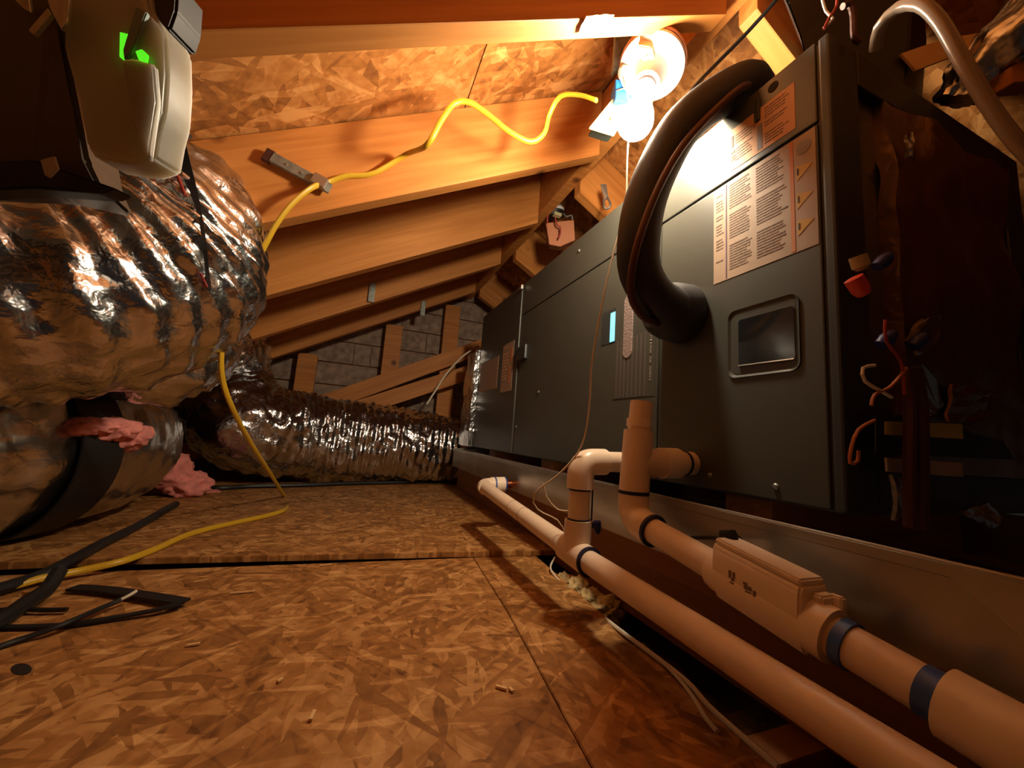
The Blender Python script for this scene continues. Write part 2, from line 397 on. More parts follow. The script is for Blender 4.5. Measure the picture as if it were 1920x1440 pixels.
# end flange and recessed end
mk('end_flange', add_box(add_box(add_box(add_box(bmn(), (.5, .268, Z0), (.560, .2805, Z1), .003), (.96, .268, Z0), (1.02, .2805, Z1), .003), (.56, .268, Z0), (.96, .2805, Z0+.05), .002), (.56, .268, Z1-.05), (.96, .2805, Z1), .002), 'handler_end', ah)
# sight window in near door
def rrect(y0, y1, z0, z1, r, x, n=6):
    pts = []
    for cy_, cz_, a0 in ((y1-r, z1-r, 0), (y0+r, z1-r, 90), (y0+r, z0+r, 180), (y1-r, z0+r, 270)):
        for k in range(n+1):
            a = math.radians(a0+90*k/n); pts.append(Vector((x, cy_+r*math.cos(a), cz_+r*math.sin(a))))
    return pts
wo = rrect(.311, .412, .386, .486, .012, HX); wi = rrect(.3175, .3955, .401, .470, .004, HX)
bm = bmn(); a = [bm.verts.new(p+Vector((-.0022, 0, 0))) for p in wo]; c = [bm.verts.new(p+Vector((.0005, 0, 0))) for p in wo]
i1 = [bm.verts.new(p+Vector((.0008, 0, 0))+(Vector((0, .361, .436))-Vector((0, p.y, p.z))).normalized()*.006) for p in wo]
n_ = len(wo)
for k in range(n_):
    j = (k+1) % n_; bm.faces.new((a[k], a[j], c[j], c[k])); bm.faces.new((a[k], a[j], i1[j], i1[k]))
bezel = mk('window_bezel', bm, 'handler', door, True)
mk('window_recess', prism([p+Vector((-.0003, 0, 0)) for p in rrect(.316, .407, .391, .481, .010, HX)], (.0006, 0, 0)), 'handler', door)
mk('sight_glass', prism([p+Vector((-.0012, 0, 0)) for p in wi], (.001, 0, 0)), 'glass_dark', door)
mk('window_lip', add_tube(bmn(), [Vector((HX-.002, .318, .4005)), Vector((HX-.002, .395, .4025))], .0012, 8), 'galv', door, True)
mk('knockout_hole', lathe([(.0075, 0), (.0075, .001)], (HX-.0006, .339, .802), (1, 0, 0), 24), 'hole', top)
br = mk('top_bracket', box((HX-.004, .358, .765), (HX, .366, .800), .001), 'handler_end', top)
# screws
for (x, y) in ((1455, 912), (1332, 892), (1200, 765), (1010, 735), (1086, 470), (968, 800)):
    p = oX(x, y, HX); mk('screw', lathe([(.004, 0), (.004, .0015), (.0025, .003)], (HX, p.y, p.z), (-1, 0, 0), 12), 'steel', ah)
p = oX(1010, 522, HX-.004); mk('corner_clip', box((HX-.014, 1.225, .795), (HX-.004, 1.245, .812), .003), 'galv', ah)
# labels
def sticker(name, y0, y1, z0, z1, mat, parent, x=HX-.0006, t=.0006):
    return mk(name, box((x, y0, z0), (x+t, y1, z1)), mat, parent)
def prints(name, rects, mat, parent, x=HX-.0010):
    bm = bmn()
    for y0, y1, z0, z1 in rects: add_box(bm, (x, min(y0, y1), z0), (x+.0004, max(y0, y1), z1))
    o = mk(name, bm, mat, parent)
    if len(rects) > 1: o['kind'] = 'stuff'
    return o
rl = sticker('rating_label', .310, .4085, .714, .784, 'label_tan', top)
def text_rows(y0, y1, z0, z1, pitch, h, rng, gap=.15):
    out = []; zz = z1-h
    while zz > z0:
        if rng.random() > gap:
            e = y0+(y1-y0)*rng.uniform(0, .35); yy = y1
            while yy > e:
                w_ = rng.uniform(.003, .011); out.append((max(e, yy-w_), yy, zz, zz+h)); yy -= w_+.0012
        zz -= pitch
    return out
rg = random.Random(3)
prints('print', text_rows(.314, .352, .720, .778, .0046, .0016, rg)+text_rows(.366, .400, .720, .770, .0046, .0016, rg), 'ink', rl)
prints('print_symbol', [(.402, .406, .752, .772), (.400, .407, .730, .738), (.400, .407, .742, .746)], 'ink_dark', rl)
prints('shadow_streak', [(.3555, .3635, .718, .758)], 'ink_shadow_grey', rl)  # grey streak painting the cord's cast shadow across the rating label
wl = sticker('warning_label', .2865, .4385, .5395, .6985, 'label', door)
prints('print', text_rows(.322, .366, .650, .692, .0042, .0019, rg, .05)+text_rows(.372, .410, .650, .692, .0042, .0019, rg, .05)
      + text_rows(.322, .366, .600, .643, .0042, .0019, rg, .05)+text_rows(.372, .410, .600, .643, .0042, .0019, rg, .05)
      + text_rows(.322, .366, .552, .593, .0042, .0019, rg, .05)+text_rows(.372, .410, .552, .593, .0042, .0019, rg, .05)
      + text_rows(.420, .434, .560, .690, .0050, .0019, rg, .3), 'ink', wl)
prints('print_rule', [(.4145, .4165, .5415, .697)], 'ink_violet', wl)
prints('print_stripe', [(.3135, .3185, .5415, .697)], 'ink_orange', wl)
mk('print_roundel', lathe([(.0095, 0), (.0095, .0004)], (HX-.0010, .3005, .680), (1, 0, 0), 28), 'ink_shadow_grey', wl)
for zc in (.647, .608, .571):
    mk('print_triangle', prism([Vector((HX-.0010, .3105, zc+.011)), Vector((HX-.0010, .2905, zc+.004)), Vector((HX-.0010, .3100, zc-.011))], (.0004, 0, 0)), 'ink_yellow', wl)
    prints('print_mark', [(.3075, .3092, zc-.003, zc+.006)], 'ink_dark', wl, HX-.0014)
# striped energy label with a line of small pale lettering along its edge
sl = sticker('striped_label', .566, .690, .372, .500, 'handler', mid)
prints('print_stripes', [(.590+.0125*i, .590+.0125*i+.006, .374, .498) for i in range(8)], 'stripe_dim', sl)
rr = random.Random(5); zz = .494; letters = []
for n_let in (7, 2, 5):
    for i in range(n_let):
        hh = rr.uniform(.0050, .0066); y_ = .5755
        letters += [(y_, y_+.0045, zz-.0011, zz), (y_+rr.choice((0, .0034)), y_+rr.choice((.0011, .0045)), zz-hh+.0012, zz), (y_, y_+.0045, zz-hh+.0012, zz-hh+.0023)]
        zz -= hh
    zz -= .006
prints('print_lettering', letters, 'print_pale', sl, HX-.0012)
mk('badge', prism([p+Vector((-.002, 0, 0)) for p in rrect(.632, .661, .455, .590, .013, HX)], (.002, 0, 0), .0006), 'badge', mid)
refl_rect = mk('reflection_surround', box((HX-.0006, .690, .498), (HX, .742, .575)), 'handler_end', mid)  # dark rectangle behind the painted cyan reflection
mk('reflection_glow', box((HX-.0016, .692, .500), (HX-.0006, .7085, .566), .0006), 'cyan', mid)  # glowing strip that paints a cyan reflection, no lamp here
# far door labels and handle
fl = sticker('plain_label', 1.437, 1.675, .462, .592, 'label', far, HX-.0046)
fl2 = sticker('tall_label', 1.279, 1.392, .440, .622, 'label', far, HX-.0046)
prints('print_stripe', [(1.30, 1.318, .47, .535), (1.29, 1.31, .545, .60)], 'ink_orange', fl2, HX-.0052)
prints('print', text_rows(1.33, 1.385, .45, .61, .012, .004, rg), 'label_tan', fl2, HX-.0051)
mk('door_handle', box((HX-.012, 1.16, .535), (HX, 1.235, .585), .005), 'handler_end', mid)

# ================================================================ DRAIN PAN AND SUPPORT
pan = thing('drain_pan', (.76, .8, .135), 'galvanised sheet metal drain pan under the grey air handler', 'drain pan')
def pan_wall(name, a, b_):   # a,b (top x,y) -> folded rim
    pass
bm = bmn()
xt, xb, zt, zb = .434, .436, .2085, .128
prof = [(xt, zt), (xt-.004, zt-.001), (xt-.004, zt-.010), (xt, zt-.0115), (xb-.0015, zb+.030), (xb, zb), (xb+.002, zb), (xb+.0005, zb+.031), (xt+.002, zt-.0105), (xt+.002, zt)]
add_prism(bm, [Vector((x, .02, z_)) for x, z_ in prof], (0, 1.77, 0))
front = mk('front_wall', bm, 'galv', pan)
mk('pan_bottom', box((xb, .02, zb), (1.06, 1.79, zb+.0015)), 'galv', pan)
mk('back_wall', box((1.06, .02, zb), (1.062, 1.79, zt)), 'galv', pan)
mk('end_wall', box((xt+.01, 1.79, zb), (1.062, 1.792, zt)), 'galv', pan)
mk('end_wall', box((xt+.01, .018, zb), (1.062, .020, zt)), 'galv', pan)
# folded corner flap on the front wall
pA = [oX(1740, 1042, .430), oX(1905, 1070, .428), oX(1905, 1235, .432)]
mk('folded_corner', prism([Vector((.4285, .172, .2065)), Vector((.4285, .125, .2065)), Vector((.4315, .100, .145)), Vector((.4325, .085, .130))], (.0015, 0, 0)), 'galv', pan)
mk('rim_highlight_fold', add_tube(bmn(), [Vector((xt-.001, .03, zt)), Vector((xt-.001, 1.78, zt))], .0016, 8), 'galv', pan, True)
# blocks lifting the handler in the pan
for y, lab in ((.40, 'wooden block lifting the cabinet behind the open pipe riser'), (1.02, 'wooden block lifting the cabinet beneath the middle grey door'), (1.5, 'wooden block lifting the cabinet beneath the far labelled door')):
    tag(lumber('support_block', (.52, y, zb+.0016), (1.0, y, zb+.0016), .07, Z0-zb-.0022, (0, 0, 1), None, 'lumber_dark'), lab, 'block', 'blocks under the air handler')
# timbers under the pan
tag(lumber('support_beam', (.545, -.3, -.0165), (.545, 1.9, -.0165), .11, .144, (0, 0, 1), None, 'lumber_dark'), 'long dark timber beam carrying the front of the drain pan', 'beam')
tag(lumber('support_beam', (.96, -.3, -.0165), (.96, 1.9, -.0165), .09, .144, (0, 0, 1), None, 'lumber_dark'), 'long dark timber beam carrying the rear of the drain pan', 'beam')

# ================================================================ REFRIGERANT LINE SET
ls = thing('refrigerant_line', tuple(oX(1290, 590, HX)), 'thick black foam insulated refrigerant line arching in front of the air handler', 'pipe')
path = [Vector((.95, .56, .850)), Vector((.72, .47, .852)), Vector((.58, .425, .862)), at(1405, 158, .635), at(1335, 190, .62), at(1277, 240, .61), at(1236, 310, .605), at(1209, 380, .60),
        at(1197, 450, .595), at(1200, 510, .60), at(1228, 556, .615), at(1268, 580, .64), Vector((.5, .495, .505))]
q = [Vector(p) for p in catmull([tuple(p) for p in path], .012)]
mk('foam_sleeve', add_tube(bmn(), q, .0315, 24), 'foam', ls, True)
e = q[-1]; mk('foam_collar', lathe([(.046, 0), (.050, .006), (.048, .036), (.042, .055), (.033, .066)], (HX-.001, e.y, e.z), (-1, 0, 0), 28), 'foam', ls, True)
c2 = [Vector((.60, .43, .905)), at(1400, 160, .60), at(1335, 212, .585), at(1281, 272, .572), at(1238, 345, .565), at(1204, 430, .56), at(1186, 500, .565), at(1184, 556, .58), at(1204, 592, .60), at(1232, 606, .63), Vector((.5, .545, .495))]
lt = tag(cable('liquid_line', c2, .0058, 'copper_dull', None, .012, 10), 'thin dull copper refrigerant line following the black foam sleeve', 'pipe')
tag(cable('black_cable', [at(1500, -60, .66), at(1455, 0, .665), at(1400, 62, .68), at(1345, 118, .68), at(1305, 160, .66), at(1284, 190, .63), at(1262, 235, .60)], .0033, 'black'), 'thin black cable hanging from the ridge down to the foam sleeve', 'cable')

# ================================================================ PVC DRAIN LINES
R1 = .0167; RF = .0215
def pipe(name, a, b_, r, mat, parent): return mk(name, add_tube(bmn(), [Vector(a), Vector(b_)], r, 24), mat, parent, True)
def elbow(name, a, corner, b_, r, mat, parent, rad=.022):
    a, corner, b_ = Vector(a), Vector(corner), Vector(b_); u = (a-corner).normalized(); v = (b_-corner).normalized(); pts = [a]
    for k in range(9):
        t = k/8; p0 = corner+u*rad; p1 = corner+v*rad; pts.append(p0*(1-t)**2+corner*2*t*(1-t)+p1*t*t)
    pts.append(b_); return mk(name, add_tube(bmn(), pts, r, 24), mat, parent, True)
def ring(name, c, ax, r, w_, mat, parent):
    ax = Vector(ax).normalized(); return mk(name, lathe([(r-.001, -w_/2), (r+.0012, -w_/2), (r+.0012, w_/2), (r-.001, w_/2)], c, ax, 28), mat, parent, True)
A = thing('drain_pipe', (.347, .56, .08), 'long white drain pipe with a riser tee and a copper stub at its far end', 'pipe')
def pA_(y): return Vector((.348, y, .104+(y-.56)*.07 if y > .56 else .104+(y-.56)*.035))
a0 = pA_(1.063)
pipe('pipe', pA_(1.03), pA_(.60), R1, 'pvc', A)
pipe('pipe', pA_(.53), pA_(-.25), R1, 'pvc', A)
# tee
mk('tee', add_tube(add_tube(bmn(), [pA_(.595), pA_(.525)], RF, 24), [pA_(.56), pA_(.56)+Vector((0, 0, .052))], RF, 24), 'pvc', A, True)
ring('primer_ring', pA_(.524), (0, 1, 0), RF-.001, .004, 'navy', A)
rz = pA_(.56)
pipe('riser', rz+Vector((0, 0, .045)), (rz.x, .56, .225), R1, 'pvc', A)
ring('primer_ring', rz+Vector((0, 0, .053)), (0, 0, 1), R1, .003, 'navy', A)
ring('primer_ring', (rz.x, .56, .2035), (0, 0, 1), R1, .003, 'navy', A)
mk('primer_drip', box((rz.x+.0145, .545, .158), (rz.x+.0162, .5475, .205), .0005), 'navy', A)
elbow('elbow', (rz.x, .56, .205), (rz.x, .56, .247), (rz.x+.045, .56, .249), RF, 'pvc_fit', A)
pipe('branch', (rz.x+.035, .56, .249), (HX-.0005, .56, .252), R1, 'pvc', A)
# far elbow with coupling and copper stub to the pan
elbow('elbow', a0+Vector((0, -.028, -.002)), a0, a0+Vector((.030, 0, .002)), RF*.92, 'pvc_fit', A)
pipe('coupling', a0+Vector((.022, 0, .0015)), a0+Vector((.066, 0, .004)), RF*1.02, 'pvc_fit', A)
ring('primer_ring', a0+Vector((.034, 0, .002)), (1, 0, 0), RF*1.02, .004, 'blue', A)
ring('primer_ring', a0+Vector((.064, 0, .004)), (1, 0, 0), RF*.98, .004, 'blue', A)
pipe('copper_stub', a0+Vector((.064, 0, .004)), (.4405, a0.y, a0.z+.006), .011, 'copper', A)
for y in (.83, .77): ring('print_band', pA_(y), (0, 1, 0), R1-.0008, .0015, 'ink_shadow_grey', A)
# second line
B = thing('drain_pipe', (.39, .48, .155), 'white drain pipe with an open riser, a float switch and a wide end coupling', 'pipe')
bx_, by_ = .390, .48
def pB_(y): return Vector((bx_, y, .174-(by_-y)*.155))
pipe('riser', (bx_+.004, by_, .270), (bx_+.010, by_, .346), R1, 'pvc', B)
mk('riser_bore', lathe([(R1-.003, 0), (R1-.003, .0006)], (bx_+.010, by_, .346), (0, 0, 1), 24), 'hole', B)
ring('riser_coupling', (bx_+.006, by_, .314), (0, 0, 1), R1+.0002, .012, 'pvc_fit', B)
mk('tee', add_tube(add_tube(bmn(), [(bx_, by_, .211), (bx_+.0055, by_, .302)], RF, 24), [(bx_+.002, by_, .254), (bx_+.052, by_, .256)], RF, 24), 'pvc', B, True)
pipe('hub', (bx_+.048, by_, .256), (bx_+.080, by_, .257), RF*1.08, 'pvc_fit', B)
pipe('branch', (bx_+.078, by_, .257), (HX-.0005, by_, .258), R1*1.1, 'pvc', B)
ring('primer_ring', (bx_+.094, by_, .2575), (1, 0, 0), R1*1.1, .004, 'navy', B)
pipe('drop', (bx_, by_, .222), (bx_, by_, .196), R1, 'pvc', B)
ring('primer_ring', (bx_, by_, .212), (0, 0, 1), RF-.0005, .005, 'navy', B)
elbow('elbow', (bx_, by_, .213), pB_(by_), pB_(by_-.042), RF, 'pvc', B, .026)
ring('primer_ring', pB_(by_-.042), (0, 1, .155), RF-.0008, .0045, 'navy', B)
pipe('pipe', pB_(by_-.035), pB_(-.25), R1, 'pvc', B)
ring('primer_ring', pB_(.338), (0, 1, .155), R1+.0006, .004, 'blue', B)
ring('primer_ring', pB_(.2135), (0, 1, .155), R1+.0012, .0085, 'blue', B)
cpl = pipe('end_coupling', pB_(.1555), pB_(-.1), RF*1.08, 'pvc_fit', B)
pr = pB_(.1615); mk('primer_patch', lathe([(R1-.001, -.006), (R1+.0008, -.006), (R1+.0008, .006), (R1-.001, .006)], pr, (0, 1, .155), 28), 'blue', B, True)
# float switch body on the second line
ya, yb = .326, .236
fs = mk('float_switch', bmn() if False else add_tube(bmn(), [pB_(.338), pB_(.330), pB_(.222)], [RF*.98, RF*1.06, RF*1.06], 28), 'pvc_fit', B, True)
ca, cb_ = pB_(ya), pB_(yb)
bm = bmn()
sec = [(-.0225, -.006), (-.0205, .028), (-.017, .034), (.016, .034), (.0195, .028), (.0205, -.006), (.013, -.023), (-.014, -.023)]
vsA = [bm.verts.new(ca+Vector((x, 0, z_))) for x, z_ in sec]; vsB = [bm.verts.new(cb_+Vector((x, 0, z_))) for x, z_ in sec]
bm.faces.new(vsA); bm.faces.new(vsB[::-1])
for k in range(8): bm.faces.new((vsA[k], vsB[k], vsB[(k+1) % 8], vsA[(k+1) % 8]))
bmesh.ops.recalc_face_normals(bm, faces=bm.faces); bmesh.ops.bevel(bm, geom=bm.edges[:], offset=.0022, segments=3, affect='EDGES')
mk('switch_housing', bm, 'pvc_fit', fs, True)
slope = (cb_-ca).normalized()
bm = bmn(); mid_ = (ca+cb_)/2+Vector((-.001, 0, .0355)); add_obox(bm, mid_, (.0165, 0, 0), slope*.044, Vector((0, 0, .003)), .0015)
mk('switch_lid', bm, 'pvc_fit', fs)
bm = bmn(); add_obox(bm, cb_+Vector((.004, -.004, .022)), (.010, 0, 0), Vector((0, .005, 0)), Vector((0, 0, .006)), .002)
add_obox(bm, cb_+Vector((.013, -.009, .023)), (.004, 0, 0), Vector((0, .006, 0)), Vector((0, 0, .005)), .0015)
mk('latch', bm, 'pvc_fit', fs)
mk('wire_gland', lathe([(.009, 0), (.0095, .008), (.008, .012)], ca+Vector((.004, -.002, .033)), (0, .3, 1), 20), 'black', fs, True)
# certification marks printed on the housing side
bm = bmn(); xs = ca.x-.0218
def mark(y0, z0, w_, h_):
    c = pB_(y0); add_box(bm, (xs-.0006, y0-w_, c.z+z0), (xs+.001, y0, c.z+z0+h_))
for (y0, z0, w_, h_) in ((.304, .008, .0022, .007), (.301, .006, .0022, .003), (.2995, .009, .002, .006), (.303, .003, .005, .0018), (.305, -.001, .010, .0012),
                        (.288, .010, .004, .0018), (.287, .006, .0075, .0035), (.286, .0035, .007, .0016), (.278, .004, .003, .005), (.289, .000, .012, .0012)): mark(y0, z0, w_, h_)
mk('print_mark', bm, 'ink', fs)
tag(cable('switch_wire', [oX(1295, 1008, .425), oX(1340, 1008, .42), oX(1390, 1012, .41), ca+Vector((.004, .003, .043))], .0022, 'black'), 'short black wire running from the pan to the float switch', 'wire')

# ================================================================ LIGHT FIXTURE
PC = at(1222, 125, .745); BC = at(1192, 226, .688); ax = (BC-PC).normalized()
lamp = thing('light_fixture', tuple(PC), 'lit bare bulb in a white porcelain lampholder under the ridge', 'light fixture')
mk('lampholder', lathe([(.058, -.004), (.060, .000), (.059, .006), (.050, .012), (.032, .018), (.027, .030), (.025, .045), (.024, .056), (.020, .058)], PC, ax, 40), 'ceramic', lamp, True)
mk('gasket', lathe([(.055, -.011), (.0615, -.010), (.0615, -.003), (.055, -.002)], PC, ax, 40), 'rubber_red', lamp, True)
mk('junction_box', lathe([(.052, -.048), (.052, -.010), (.045, -.009)], PC, ax, 8), 'box_grey', lamp)
up_ = _u; sd = ax.cross(Vector((0, 1, 0))).normalized(); fw = sd.cross(ax).normalized()
oc = PC+ax*.020+fw*(-.0)+(_r*.006+_u*.034)*1.0
px_ = (_r-ax*_r.dot(ax)).normalized(); py_ = (_u-ax*_u.dot(ax)).normalized()
outc = PC+ax*.020+px_*.010+py_*.032
bm = add_obox(bmn(), outc, px_*.0125, py_*.023, ax*.010, .002); outl = mk('outlet_block', bm, 'ivory', lamp)
bm = bmn(); f_ = outc+ax*.0102
add_obox(bm, f_+py_*.008, px_*.0022, py_*.0022, ax*.0004); add_obox(bm, f_-py_*.008-px_*.005, px_*.0008, py_*.0035, ax*.0004); add_obox(bm, f_-py_*.008+px_*.005, px_*.0008, py_*.0035, ax*.0004)
mk('outlet_slots', bm, 'ink_dark', outl)
mk('chain_housing', lathe([(.010, 0), (.012, .004), (.012, .020), (.008, .024)], PC+ax*.012-px_*.040-py_*.010, -px_+ax*.5, 20), 'ceramic', lamp, True)
mk('screw', lathe([(.004, 0), (.003, .003)], PC+ax*.012+px_*.040-py_*.008, ax, 12), 'steel', lamp, True)
BL = (BC-PC).length
mk('bulb_collar', lathe([(.0175, BL-.112), (.0175, BL-.094), (.016, BL-.093)], PC, ax, 28), 'copper_dull', lamp, True)
prof = [(.0001, BL+.031)]
prof = [(.0168, BL-.096), (.0172, BL-.070), (.0190, BL-.050), (.0225, BL-.034), (.0270, BL-.018), (.0300, BL-.004), (.0305, BL+.004), (.0285, BL+.014), (.0235, BL+.0225), (.0150, BL+.0285), (.006, BL+.0308), (.0002, BL+.0312)]
mk('bulb', lathe(prof, PC, ax, 36), 'bulb', lamp, True)
# pull cord of the lamp, running down to the pipes
ch0 = PC+ax*.020-px_*.058-py_*.012
pc = thing('pull_cord', tuple(oZ(1060, 1000, .06)), 'long thin twine pull cord hanging from the lampholder down to the drain pipe', 'cord')
cable('cord', [ch0, at(1180, 200, .70), at(1176, 300, .685), at(1172, 390, .67), at(1150, 475, .655), at(1131, 560, .645), at(1110, 680, .64), at(1105, 760, .635), at(1091, 835, .63), at(1052, 885, .64), at(1002, 926, .66), at(1008, 955, .66), at(1045, 975, .655), at(1060, 1000, .65)], .0014, 'twine', pc, .012, 6)
cable('loop', [at(1018, 905, .67), at(1025, 932, .67), at(1045, 955, .665), at(1065, 958, .66)], .0013, 'twine', pc, .01, 6)
# switch box with ivory plate left of the lamp
sb = thing('switch_box', tuple(at(1150, 200, .74)), 'blue electrical box with an ivory cover plate beside the lit lamp', 'switch box')
Q = [at(1104, 243, .80), at(1150, 257, .78), at(1186, 200, .80), at(1153, 182, .825)]
nq = (Q[1]-Q[0]).cross(Q[2]-Q[0]).normalized()
if nq.dot(CAM-Q[0]) < 0: nq = -nq
mk('cover_plate', prism(Q, nq*.004, .001), 'ivory', sb)
cq = sum(Q, Vector())/4
mk('toggle', add_obox(bmn(), cq+nq*.006+(Q[1]-Q[0])*.12-(Q[2]-Q[1])*.12, (Q[1]-Q[0]).normalized()*.004, (Q[2]-Q[1]).normalized()*.006, nq*.006, .001), 'ivory', sb)
for s_ in (-.33, .33): mk('plate_screw', lathe([(.0028, 0), (.002, .0016)], cq+nq*.004+(Q[2]-Q[1])*s_, nq, 10), 'steel', sb)
K = [cq+(p-cq)*.86-nq*.001 for p in Q]
mk('box_body', prism(K, (_f+_u*.3)*.05, .002), 'box_grey', sb)
tb = [at(1155, 148, .795), at(1184, 155, .795), at(1184, 190, .79), at(1155, 184, .79)]
mk('blue_box', prism(tb, _f*.045, .001), 'box_blue', sb)
mk('wire_tail', add_tube(bmn(), [Vector(p) for p in catmull([tuple(at(1156, 170, .79)), tuple(at(1168, 166, .789)), tuple(at(1181, 171, .79))], .005)], .0012, 6), 'copper', sb, True)
mk('box_shadow_slab', prism([at(1155, 56, .84), at(1197, 56, .84), at(1178, 120, .83), at(1150, 130, .82)], _f*.02, .001), 'steel', sb)  # dark slab standing in for the box's shadow on the rafter

# second bare lampholder further along the ridge
l2c = at(1038, 398, 1.50)
l2 = thing('socket_fixture', tuple(l2c), 'empty lampholder with loose red wires hanging from the ridge', 'light fixture')
u2 = Vector((-.1, -.25, 1)).normalized()
mk('rim', lathe([(.030, .004), (.040, .006), (.040, .014), (.028, .026), (.012, .030)], l2c, u2, 28), 'ceramic', l2, True)
mk('body', lathe([(.030, -.020), (.038, -.016), (.040, .004), (.030, .007)], l2c, u2, 28), 'black', l2, True)
mk('cap', box(l2c+Vector((0, -.008, .026)), l2c+Vector((.022, .010, .050)), .003), 'ceramic', l2)
mk('terminal', box(l2c+Vector((-.012, -.036, -.030)), l2c+Vector((.018, -.016, -.018)), .002), 'ivory', l2)
for pts in ([(1027, 404), (1026, 418)], [(1041, 408), (1044, 422), (1050, 425), (1051, 436), (1047, 447)]):
    cable('wire', [at(*p, 1.46) for p in pts], .003, 'red_wire', l2)
mk('wire_hook', add_tube(bmn(), [Vector(p) for p in catmull([tuple(at(1056, 400, 1.48)), tuple(at(1062, 406, 1.47)), tuple(at(1072, 404, 1.47)), tuple(at(1073, 412, 1.47))], .006)], .003, 8), 'steel', l2, True)
bq = [at(1024, 418, 1.49), at(1076, 412, 1.49), at(1078, 450, 1.49), at(1050, 462, 1.49), at(1030, 458, 1.49)]
mk('backing_box', prism(bq, _f*.05, .002), 'rubber_red', l2)
hk = thing('metal_hanger', tuple(at(1140, 385, 1.16)), 'small galvanised strap hanger nailed to a right hand rafter', 'hanger')
mk('strap', prism([at(1126, 345, 1.2), at(1137, 345, 1.2), at(1141, 372, 1.19), at(1134, 376, 1.19)], _f*.004), 'galv', hk)
mk('hook', add_tube(bmn(), [Vector(p) for p in catmull([tuple(at(1132, 374, 1.18)), tuple(at(1133, 388, 1.17)), tuple(at(1140, 391, 1.17)), tuple(at(1145, 384, 1.17)), tuple(at(1139, 370, 1.18))], .005)], .0035, 8), 'galv', hk, True)

# ================================================================ YELLOW CABLE AND STAPLE
F1 = .855     # just in front of the first rafter's face
def onf(x, y): return oY(x, y, F1)
yc = thing('yellow_cable', tuple(oZ(500, 965, .015)), 'yellow jacketed electrical cable running from the switch box down past the foil ducts', 'cable')
def ribbon(name, pts, a_, b_, mat, parent):
    q = [Vector(p[:3]) for p in catmull([tuple(p) for p in pts], .01)]; bm = bmn(); F = frames(q); rings = []
    for p, (t, n, bb) in zip(q, F): rings.append([bm.verts.new(p+n*a_*math.cos(2*math.pi*k/10)+bb*b_*math.sin(2*math.pi*k/10)) for k in range(10)])
    for i in range(len(rings)-1):
        for k in range(10): bm.faces.new((rings[i][k], rings[i][(k+1) % 10], rings[i+1][(k+1) % 10], rings[i+1][k]))
    bm.faces.new(rings[0][::-1]); bm.faces.new(rings[-1]); return mk(name, bm, mat, parent, True)
ribbon('upper_run', [at(1118, 188, .80), at(1085, 178, .83), at(1050, 181, .86), at(1030, 215, .88), at(1020, 250, .885), at(995, 266, .88), at(955, 247, .86), at(915, 215, .84), at(880, 192, .82), at(852, 194, .81), at(828, 225, .80), at(800, 272, .80), onf(760, 300)+Vector((0, -.02, 0)), onf(700, 325), onf(650, 330), onf(612, 343),
        at(585, 352, .78), at(550, 380, .76), at(520, 418, .75), at(496, 462, .75), at(470, 510, .76), at(440, 560, .74), at(424, 600, .72), at(415, 660, .72), at(418, 715, .74), at(438, 770, .79), at(470, 830, .93), at(505, 885, 1.13), at(530, 925, 1.35), at(541, 940, 1.42),
        oZ(535, 955, .018), oZ(500, 967, .018), oZ(440, 980, .018), oZ(360, 1000, .018), oZ(290, 1030, .018), oZ(230, 1052, .018), oZ(150, 1070, .012), oZ(75, 1085, .012), oZ(20, 1100, .010), oZ(-60, 1115, .010), oZ(-300, 1150, .010)], .0042, .0058, 'yellow', yc)
st = thing('nail_plate', tuple(onf(600, 350)), 'grey steel strap clamping the yellow cable to the first rafter', 'bracket')
qa, qb = onf(510, 298), onf(620, 358)
dq = (qb-qa).normalized(); nq2 = Vector((0, -1, 0)); wq = dq.cross(nq2).normalized()
mk('strap', add_obox(bmn(), (qa+qb)/2+nq2*.006, (qb-qa)/2, wq*.011, nq2*.003, .001), 'steel', st)
mk('lip', add_obox(bmn(), qb-dq*.022+nq2*.014, dq*.014, wq*.012, nq2*.005, .0015), 'galv', st)
mk('end_block', add_obox(bmn(), qa+nq2*.003-dq*.006, dq*.008, wq*.014, nq2*.004, .001), 'copper_dull', st)
for s_ in (.25, .5): mk('rivet', lathe([(.003, 0), (.002, .002)], qa+(qb-qa)*s_+nq2*.009, nq2, 10), 'galv', st)
# small clips on farther rafters
for (x, y, Y, lab) in ((697, 551, 1.660, 'small grey metal tie plate on the rafter before the last'), (793, 580, 2.075, 'small grey metal tie plate on the last rafter above the studs')):
    p = oY(x, y, Y); tag(mk('rafter_clip', box((p.x-.012, Y-.004, p.z-.035), (p.x+.012, Y+.001, p.z+.045), .001), 'steel'), lab, 'bracket', 'rafter tie plates')

# ================================================================ FLEX DUCTS
def duct_disp(rib, amp, per, lobes=0, seed=0):
    def f(s, a, p, t):
        q_ = p*7+Vector((seed, 0, 0))
        n1 = noise.noise(q_); n2 = noise.noise(p*19+Vector((0, seed, 0)))
        cr = 1-abs(noise.noise(Vector((s*9+seed, a*2.2, seed))))*2
        h = math.sin((s+a/(2*math.pi)*per)/per*2*math.pi); h = math.copysign(abs(h)**.8, h)
        return rib*h*(.8+.7*n2) + amp*n1 + amp*.6*n2 + amp*.35*noise.noise(p*42+Vector((seed, seed, 0))) + amp*.5*max(0, cr-.5) + .004*noise.noise(Vector((s*60, a*3, seed)))
    return f
def duct(name, pts, rib, amp, per, mat, parent, seg=96, seed=0, step=.008):
    q = catmull([tuple(p)+(r,) for p, r in pts], step)
    return mk(name, add_tube(bmn(), [Vector(v[:3]) for v in q], [v[3] for v in q], seg, True, duct_disp(rib, amp, per, 0, seed)), mat, parent, True), q
